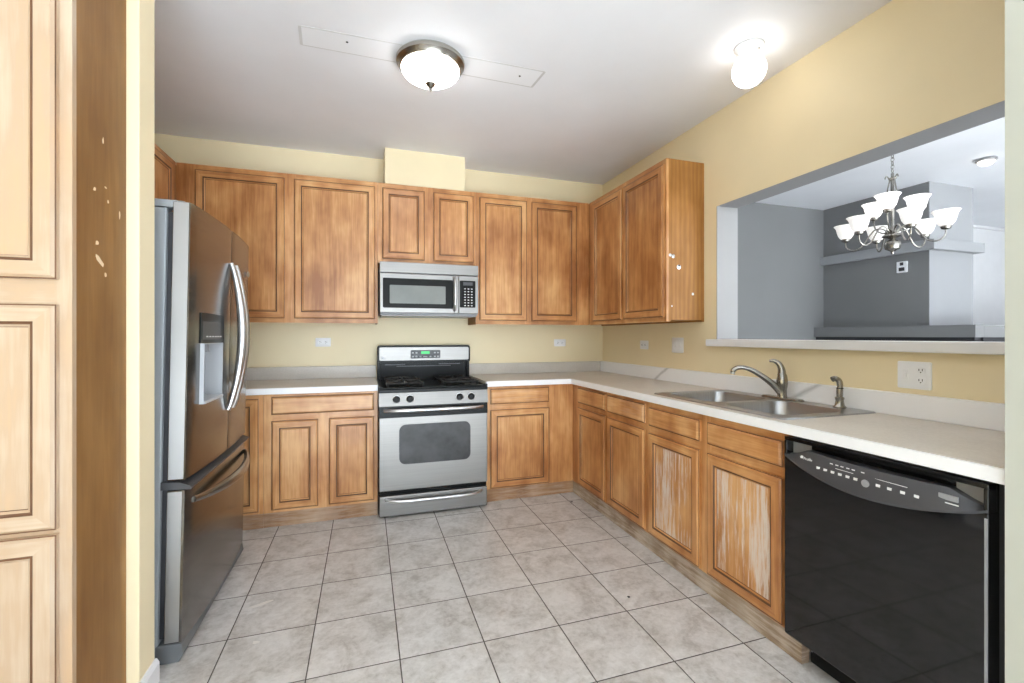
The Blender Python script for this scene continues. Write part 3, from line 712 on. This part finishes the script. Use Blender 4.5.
# left door is cut around the dispenser recess: four slabs are avoided by a raised dispenser housing set in a dark bezel
dl = dpanel(-HY, SEAM-0.003, 0.698, DT).build('door', SSD, fr, local=True, angle=25)
d2 = dpanel(SEAM+0.003, HY, 0.698, DT).build('door', SSD, fr, local=True, angle=25)
df = dpanel(-HY, HY, 0.075, 0.662, n=24).build('freezer_drawer', SSD, fr, local=True, angle=25)
# caps of brighter steel paint in the light caught by the door sides
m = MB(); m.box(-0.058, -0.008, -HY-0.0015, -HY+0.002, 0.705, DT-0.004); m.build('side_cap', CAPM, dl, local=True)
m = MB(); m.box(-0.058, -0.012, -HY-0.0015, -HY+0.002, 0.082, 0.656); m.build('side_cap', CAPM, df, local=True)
m = MB(); m.prism([(-0.083, 0.664), (0.016, 0.662), (0.020, 0.672), (-0.02, 0.690), (-0.083, 0.694)], lambda u, z, n: (u, n, z), -HY+0.004, HY-0.004); m.build('drawer_gap_trim', DGREY, fr, local=True, smooth=False)
m = MB(); m.prism([(-0.09, 0.0), (-0.012, 0.0), (0.004, 0.03), (-0.004, 0.072), (-0.09, 0.072)], lambda u, z, n: (u, n, z), -HY+0.002, HY-0.002); m.build('kick_grille', KGREY, fr, local=True, bevel=0.004)
for y in (-HY+0.035, HY-0.035):
    m = MB(); m.box(-0.125, -0.045, y-0.030, y+0.030, DT-0.025, DT+0.004); m.lathe([(0.013, DT-0.02), (0.013, DT+0.006), (0.010, DT+0.008)], (-0.043, y, 0), n=14)
    m.build('hinge_cover', GRYM, fr, bevel=0.004, local=True)
# dispenser: a real recess cut into the door
DY0, DY1, DZ0, DZ1 = -0.360, -0.095, 0.972, 1.350
cut = MB(); cut.box(-0.048, 0.08, DY0+0.006, DY1-0.006, DZ0+0.004, 1.224)
cb = cut.build('cutter', SLOT, fr, local=True, smooth=False)
bo = dl.modifiers.new('recess', 'BOOLEAN'); bo.operation = 'DIFFERENCE'; bo.object = cb; bo.solver = 'EXACT'
bpy.context.view_layer.update()
dg = bpy.context.evaluated_depsgraph_get(); nm = bpy.data.meshes.new_from_object(dl.evaluated_get(dg)); dl.modifiers.clear(); dl.data = nm
bpy.data.objects.remove(cb)
def fx(y): return bulge(y)
def dsl(y0, y1, z0, z1, a, b_, mb, mi=None):
    n = 6; ra = []; rb = []
    for i in range(n+1):
        y = y0+(y1-y0)*i/n; ra.append((fx(y)+a, y)); rb.append((fx(y)+b_, y))
    poly = rb + ra[::-1]
    mb.loft([[(x, y, z0) for x, y in poly], [(x, y, z1) for x, y in poly]], mi=mi)
m = MB(); dsl(DY0, DY1, 1.226, DZ1, -0.004, 0.004, m); dp = m.build('dispenser_panel', BLK, dl, local=True)
m = MB(); dsl(DY0+0.015, DY1-0.05, 1.240, 1.315, 0.003, 0.0052, m); m.build('control_display', DGREY, dp, local=True)
m = MB()
for k in range(6): y = DY0+0.05+k*0.032; dsl(y, y+0.016, 1.250, 1.255, 0.0045, 0.0062, m)
m.build('button_marks', PRINT, dp, local=True)
m = MB()
a0, a1, q0, q1 = DY0+0.006, DY1-0.006, DZ0+0.004, 1.224
m.box(-0.0479, -0.045, a0, a1, q0, q1); m.box(-0.045, 0.024, a0, a0+0.003, q0, q1); m.box(-0.045, 0.024, a1-0.003, a1, q0, q1)
m.box(-0.045, 0.024, a0+0.003, a1-0.003, q1-0.003, q1)
rec = m.build('dispenser_recess', MGREY2, dl, local=True, smooth=False)
m = MB(); m.box(-0.045, 0.030, a0+0.0031, a1-0.0031, q0, q0+0.012); m.build('drip_tray', MGREY2, rec, local=True, bevel=0.002)
m = MB(); m.tube([(-0.010, -0.23, 1.220), (-0.004, -0.23, 1.185)], 0.012, 12); m.build('water_spout', MGREY, rec, local=True)
m = MB(); m.box(-0.035, -0.030, -0.262, -0.198, 1.05, 1.18); m.build('water_paddle', MGREY2, rec, local=True, bevel=0.002)
# handles
for sgn, dd in ((-1, dl), (1, d2)):
    y0 = SEAM + sgn*0.028; m = MB(); pts = []
    for i in range(33):
        t = i/32; s_ = math.sin(PI*t); pts.append((0.026+0.050*s_**0.8, y0+sgn*0.012*(1-s_), 0.900+0.705*t))
    m.tube(pts, [0.009+0.010*math.sin(PI*i/32) for i in range(33)], 12, flat=1.1); m.build('handle', SSB, dd, local=True)
m = MB(); pts = []
for i in range(33):
    t = i/32; s_ = math.sin(PI*t); pts.append((0.008+0.070*s_**0.75, -0.385+0.79*t, 0.602-0.012*s_))
m.tube(pts, [0.010+0.009*math.sin(PI*i/32) for i in range(33)], 12, flat=1.25); m.build('handle', NICK, df, local=True)
m = MB(); m.lathe([(0.016, 0.012), (0.017, 0.018), (0.012, 0.021)], (0, 0.37, 1.60), 'x', 20); m.build('badge', SSB, d2, local=True)

# ------------------------------------------------------------------ dishwasher
dw = thing('dishwasher', (-0.3, -2.88, 0), 'glossy black built-in dishwasher with curved control panel', 'dishwasher')
WY0, WY1 = -3.172, -2.566
m = MB(); m.box(-0.585, -0.03, WY0+0.003, WY1-0.003, 0.10, 0.868); m.build('tub', DGREY, dw, smooth=False)
m = MB(); m.box(-0.595, -0.5855, WY0-0.026, WY0+0.004, 0.02, 0.868); m.box(-0.590, -0.56, WY0-0.030, WY0-0.0265, 0.02, 0.868); m.build('side_strip', SLOT, dw, smooth=False)
m = MB(); m.box(-0.642, -0.590, WY0, WY1, 0.105, 0.788); m.prism([(-0.590, 0.105), (-0.642, 0.105), (-0.60, 0.068), (-0.590, 0.068)], lambda u, z, n: (u, n, z), WY0, WY1)
dd = m.build('door', BLKG, dw, bevel=0.003)
m = MB(); m.box(-0.605, -0.590, WY0, WY1, 0.788, 0.868); m.box(-0.642, -0.605, WY0, WY1, 0.852, 0.866); m.box(-0.642, -0.605, WY0, WY0+0.010, 0.788, 0.852); m.box(-0.642, -0.605, WY1-0.010, WY1, 0.788, 0.852)
mw_ = MB(); mw_.box(-0.6432, -0.639, WY0+0.001, WY0+0.0075, 0.12, 0.775); mw_.build('scuffed_edge', MGREY, dd, smooth=False)
hr = m.build('handle_recess', BLKG, dd, bevel=0.002)
# curved control panel, sagging in the middle, bulging outwards
m = MB(); n = 28; rings = []
for i in range(n+1):
    t = i/n; y = WY1-0.002+(WY0+0.002-(WY1-0.002))*t; s_ = math.sin(PI*t)
    zb = 0.790-0.058*s_**0.85; ztp = 0.832 + (-0.006*s_); xo = -0.642-0.030*s_**0.8
    if t < 0.14 or t > 0.86: ztp = zb + (ztp-zb)*(0.25+0.75*min(t, 1-t)/0.14)
    rings.append([(-0.606, y, zb+0.004), (xo, y, zb), (xo-0.004, y, zb+0.008), (xo+0.018, y, ztp-0.004), (xo+0.022, y, ztp), (-0.606, y, ztp)])
m.loft(rings); cpn = m.build('control_panel', DGREY, dd)
for y0, y1 in ((WY1-0.085, WY1-0.010), (WY0+0.010, WY0+0.085)):
    m = MB(); m.prism([(0, 0.789), (0, 0.846), (1, 0.846), (1, 0.815)] if y1 > -2.7 else [(1, 0.789), (1, 0.846), (0, 0.846), (0, 0.815)],
            lambda u, z, n_: (-0.6065+n_, (y1+(y0-y1)*u) if y1 > -2.7 else (y1+(y0-y1)*u), z), -0.001, 0.0009); m.build('recess_plate', MGREY, hr, smooth=False)
def dwx(y, z):
    t = (WY1-y)/(WY1-WY0); s_ = max(0, math.sin(PI*t)); zb = 0.790-0.058*s_**0.85; ztp = 0.832-0.006*s_; xo = -0.642-0.030*s_**0.8
    k = (z-(zb+0.008))/((ztp-0.004)-(zb+0.008)); return (xo-0.004)+0.022*k
m = MB()
def mark(y, z, wy, hz):
    x = dwx(y, z); m.box(x-0.0012, x+0.001, y-wy/2, y+wy/2, z-hz/2, z+hz/2)
for k, y in enumerate((-2.718, -2.745, -2.772, -2.798, -2.824, -2.85, -2.918, -2.95, -2.985, -3.02)): mark(y, 0.785+0.000*k, 0.012, 0.008)
for y in (-2.762, -2.782, -2.80, -2.82, -2.838, -2.868): mark(y, 0.811, 0.010, 0.003)
mark(-2.81, 0.800, 0.06, 0.0015); mark(-2.95, 0.803, 0.09, 0.0015); mark(-3.10, 0.790, 0.03, 0.003)
m.build('button_marks', PRINT, cpn, smooth=False)
m = MB(); x = dwx(-2.882, 0.781); m.lathe([(0.012, 0.0), (0.012, 0.003), (0.009, 0.004)], (x-0.003, -2.882, 0.781), 'x', 16); m.build('start_button', MGREY, cpn)
m = MB(); x = dwx(-3.09, 0.803); m.box(x-0.0025, x+0.002, -3.112, -3.068, 0.797, 0.812); m.build('clock_display', MGREY, cpn, smooth=False)
m = MB(); m.box(-0.565, -0.55, WY0, -2.6125, 0.002, 0.098); m.build('toe_panel', BLK, dw, bevel=0.003)
# brand lettering at the left end of the panel
def lettering(txt, size, parent, mat, M):
    cu = bpy.data.curves.new('lettering', 'FONT'); cu.body = txt; cu.size = size; cu.extrude = 0.0004; cu.align_x = 'LEFT'
    tmp = bpy.data.objects.new('lettering', cu); COL.objects.link(tmp)
    dg = bpy.context.evaluated_depsgraph_get(); me = bpy.data.meshes.new_from_object(tmp.evaluated_get(dg))
    bpy.data.objects.remove(tmp); me.materials.clear(); me.materials.append(mat); me.transform(M)
    q = parent; off = Vector((0, 0, 0))
    while q is not None: off += q.location; q = q.parent
    me.transform(Matrix.Translation(-off))
    o = bpy.data.objects.new('lettering', me); COL.objects.link(o); o.parent = parent; return o
Mx = Matrix(((0, 0, -1, dwx(-2.68, 0.80)-0.002), (-1, 0, 0, -2.656), (0, 1, 0, 0.799), (0, 0, 0, 1)))
lettering('Profile', 0.013, cpn, PRINT, Mx @ Matrix.Rotation(math.radians(-9), 4, 'X'))
m = MB(); m.lathe([(0.0055, 0.0), (0.006, 0.0015), (0.006, 0.004)], (dwx(-2.645, 0.804)-0.002, -2.645, 0.804), 'x', 16); m.build('badge', PRINT, cpn)

# ------------------------------------------------------------------ outlets and switches
def plate(name, label, cat, fn, u0, u1, z0, z1, kind):
    a = fn((u0+u1)/2, (z0+z1)/2, 0); t = thing(name, a, label, cat, 'wall plates')
    m = MB(); P = rrect(u0, u1, z0, z1, 0.006, 4); P2 = rrect(u0+0.003, u1-0.003, z0+0.003, z1-0.003, 0.004, 4)
    m.loft([[fn(u, v, 0.0005) for u, v in P], [fn(u, v, 0.004) for u, v in P], [fn(u, v, 0.006) for u, v in P2]]); m.build('cover_plate', WPL, t)
    cu, cz = (u0+u1)/2, (z0+z1)/2
    def socket(u, z, rotd=False):
        m = MB(); m.prism(rrect(u-0.016, u+0.016, z-0.014, z+0.014, 0.008, 5), fn, 0.005, 0.008); s = m.build('socket', WPL, t)
        m = MB(); 
        for du, dz, w_, h_ in ((-0.006, 0.003, 0.0013, 0.0045), (0.006, 0.003, 0.0013, 0.0045), (0, -0.007, 0.0022, 0.0022)):
            if rotd: du, dz, w_, h_ = -dz, du, h_, w_
            m.prism([(u+du-w_, z+dz-h_), (u+du+w_, z+dz-h_), (u+du+w_, z+dz+h_), (u+du-w_, z+dz+h_)], fn, 0.0075, 0.0086)
        m.build('slots', SLOT, s, smooth=False)
    def rocker(u, z):
        m = MB(); m.prism(rrect(u-0.011, u+0.011, z-0.024, z+0.024, 0.003, 3), fn, 0.005, 0.0085); s = m.build('rocker', WPL, t)
        m = MB(); m.prism(rrect(u-0.0055, u+0.0055, z-0.010, z+0.010, 0.002, 3), fn, 0.008, 0.014); m.build('toggle', WPL, s)
    if kind == 'h': socket(cu-0.021, cz, True); socket(cu+0.021, cz, True)
    if kind == 'v1': socket(cu, cz, True)
    if kind == 'sw2': rocker(cu-0.024, cz); rocker(cu+0.024, cz)
    if kind == 'gfi':
        u = cu-0.026; socket(u, cz+0.021); socket(u, cz-0.021); rocker(cu+0.028, cz)
    return t
plate('wall_outlet', 'sideways white outlet on the back wall left of the range', 'outlet', FB(0), -2.573, -2.459, 1.168, 1.238, 'h')
plate('wall_outlet', 'sideways white outlet on the back wall right of the range', 'outlet', FB(0), -0.513, -0.395, 1.156, 1.223, 'h')
plate('wall_outlet', 'small white outlet plate on the right wall nearest the corner', 'outlet', FR(0), -0.750, -0.636, 1.144, 1.216, 'h')
plate('light_switch', 'white double light switch on the right wall under the wall cabinet', 'switch', FR(0), -1.178, -1.050, 1.130, 1.242, 'sw2')
plate('wall_outlet', 'white combination outlet and switch plate below the pass-through ledge', 'outlet', FR(0), -2.690, -2.566, 1.032, 1.147, 'gfi')
th = thing('thermostat', (2.899, -0.82, 1.94), 'small white wall control on the grey dining room wall', 'thermostat')
m = MB(); FD = FR(2.8995); m.prism(rrect(-0.865, -0.775, 1.885, 1.995, 0.006), FD, 0, 0.015); m.build('housing', WPL, th)
m = MB(); m.prism(rrect(-0.845, -0.795, 1.90, 1.935, 0.003), FD, 0.013, 0.017); m.prism(rrect(-0.835, -0.805, 1.955, 1.985, 0.003), FD, 0.013, 0.017); m.build('display', DGREY, th)

# ------------------------------------------------------------------ lamps
LX, LY = -1.863, -1.49
cl = thing('ceiling_light', (LX, LY, H), 'flush dome ceiling light with nickel ring over the kitchen floor', 'ceiling light')
m = MB(); m.lathe([(0.10, H-0.001), (0.172, H-0.002), (0.180, H-0.012), (0.178, H-0.028), (0.166, H-0.040), (0.160, H-0.050), (0.152, H-0.052), (0.150, H-0.040)], (LX, LY, 0), n=48); m.build('ring', NICK, cl)
m = MB(); m.lathe([(0.150, H-0.045)] + [(0.153*math.cos(a), H-0.052-0.066*math.sin(a)) for a in [PI/2*i/14 for i in range(0, 14)]] + [(0.012, H-0.118)], (LX, LY, 0), n=48); m.build('glass_shade', DOME, cl)
m = MB(); m.lathe([(0.010, H-0.114), (0.024, H-0.119), (0.027, H-0.128), (0.018, H-0.141), (0.008, H-0.146), (0.011, H-0.153), (0.005, H-0.158), (0.002, H-0.170)], (LX, LY, 0), n=20); m.build('finial', NICK, cl)
gl = thing('ceiling_light', (-0.341, -2.10, H), 'bare white globe ceiling light near the right wall', 'ceiling light')
GX, GY = -0.341, -2.10
m = MB(); m.lathe([(0.03, H-0.001), (0.068, H-0.002), (0.070, H-0.010), (0.060, H-0.022), (0.050, H-0.050), (0.040, H-0.052)], (GX, GY, 0), n=32); m.build('holder', WPL, gl)
for k in range(3):
    a = 0.6+k*2*PI/3; m = MB(); m.tube([(GX+0.044*math.cos(a), GY+0.044*math.sin(a), H-0.042), (GX+0.060*math.cos(a), GY+0.060*math.sin(a), H-0.042)], 0.004, 8); m.build('set_screw', NICK, gl)
m = MB(); m.sphere((GX, GY, H-0.122), 0.080, 32, 18); m.build('glass_globe', GLOBE, gl)
dl_ = thing('ceiling_light', (2.70, -1.555, H), 'small lit flush ceiling light on the dining room ceiling', 'ceiling light')
m = MB(); m.lathe([(0.03, H-0.001), (0.066, H-0.002), (0.068, H-0.016), (0.052, H-0.026)], (2.70, -1.555, 0), n=28); m.build('ring', MGREY, dl_)
m = MB(); m.lathe([(0.051, H-0.022), (0.049, H-0.036), (0.035, H-0.048), (0.012, H-0.052)], (2.70, -1.555, 0), n=28); m.build('glass_shade', CANL, dl_)

CX_, CY_ = 1.551, -1.573
ch = thing('chandelier', (CX_, CY_, H), 'nine-light brushed nickel chandelier with white bell shades, seen through the opening', 'chandelier')
m = MB(); m.lathe([(0.03, H-0.001), (0.062, H-0.002), (0.060, H-0.018), (0.02, H-0.030), (0.006, H-0.034)], (CX_, CY_, 0), n=24); m.build('canopy', NICK, ch)
m = MB(); z = H-0.045; k = 0
while z > 2.47:
    ax = (1, 0, 0) if k % 2 else (0, 1, 0); m.torus((CX_, CY_, z), 0.017, 0.0028, ax, (0, 0, 1), 12, 6, 0.6); z -= 0.027; k += 1
m.build('chain', NICK, ch)
m = MB(); m.lathe([(0.004, 2.475), (0.010, 2.465), (0.010, 2.44), (0.026, 2.43), (0.012, 2.415), (0.011, 2.30), (0.014, 2.24), (0.011, 2.20), (0.011, 2.05), (0.018, 2.035), (0.020, 2.02), (0.060, 2.008), (0.066, 1.996), (0.030, 1.984), (0.016, 1.975), (0.045, 1.955), (0.052, 1.930), (0.045, 1.903), (0.018, 1.888), (0.010, 1.884), (0.011, 1.875), (0.004, 1.862)], (CX_, CY_, 0), n=28); m.build('column', NICK, ch)
for k in range(3):
    a = 0.3+k*2*PI/3; ca, sa = math.cos(a), math.sin(a)
    m = MB(); m.tube(spline([(CX_+r*ca, CY_+r*sa, z) for r, z in ((0.010, 2.30), (0.030, 2.33), (0.024, 2.38), (0.018, 2.42), (0.036, 2.45), (0.045, 2.43))], 5), 0.0045, 8); m.build('scroll', NICK, ch)
def shade(parent, x, y, z, mat):
    m = MB(); m.lathe([(0.010, z-0.026), (0.026, z-0.018), (0.030, z-0.004), (0.024, z+0.002)], (x, y, 0), n=20); so = m.build('socket_cup', NICK, parent)
    m = MB(); pr = [(0.024, 0.0), (0.036, 0.006), (0.050, 0.028), (0.058, 0.055), (0.063, 0.082), (0.072, 0.098), (0.079, 0.105)]
    full = [(r, z+h) for r, h in pr] + [(r-0.004, z+h+0.001) for r, h in pr[::-1]]
    m.lathe(full, (x, y, 0), n=28); m.build('bell_shade', mat, parent)
for k in range(6):
    a = 1.948+k*PI/3; ca, sa = math.cos(a), math.sin(a)
    path = spline([(CX_+r*ca, CY_+r*sa, z) for r, z in ((0.015, 2.00), (0.05, 2.055), (0.10, 2.065), (0.14, 2.02), (0.19, 1.945), (0.245, 1.925), (0.285, 1.955), (0.290, 2.000))], 5)
    m = MB(); m.tube(path, 0.0055, 8); ar = m.build('arm', NICK, ch); shade(ar, CX_+0.29*ca, CY_+0.29*sa, 2.022, SHADE)
for k in range(3):
    a = 3.51+k*2*PI/3; ca, sa = math.cos(a), math.sin(a)
    path = spline([(CX_+r*ca, CY_+r*sa, z) for r, z in ((0.015, 2.00), (0.045, 2.03), (0.085, 2.04), (0.125, 2.07), (0.147, 2.12), (0.147, 2.152))], 5)
    m = MB(); m.tube(path, 0.0055, 8); ar = m.build('arm', NICK, ch); shade(ar, CX_+0.147*ca, CY_+0.147*sa, 2.174, SHADEU)

# ------------------------------------------------------------------ small marks on the floor
def blot(name, label, cat, x, y, a, b_, mat, h=0.0012, grp=None, rot=0.0):
    m = MB(); n = 11; pts = []
    for i in range(n):
        t = 2*PI*i/n; r = 1+random.uniform(-0.35, 0.3); u, v = a*math.cos(t)*r, b_*math.sin(t)*r
        pts.append((x+u*math.cos(rot)-v*math.sin(rot), y+u*math.sin(rot)+v*math.cos(rot)))
    m.prism(pts, lambda u, v, n_: (u, v, n_), 0.0002, h); return tag(m.build(name, mat), label, cat, grp)
blot('paint_smudge', 'white dried paint smudge across a grout line near the refrigerator', 'stain', -2.66, -1.545, 0.052, 0.013, DUST, rot=0.35)
blot('paint_smudge', 'small round white paint spot on the floor near the refrigerator', 'stain', -2.62, -1.83, 0.014, 0.010, DUST)
blot('crumb', 'dark speck on the floor tile in front of the scuffed sink doors', 'crumb', -0.99, -2.02, 0.007, 0.005, SLOT, 0.003)
blot('crumb', 'dark speck on the floor tile near the corner base cabinet', 'crumb', -0.71, -0.80, 0.010, 0.007, SLOT, 0.003)
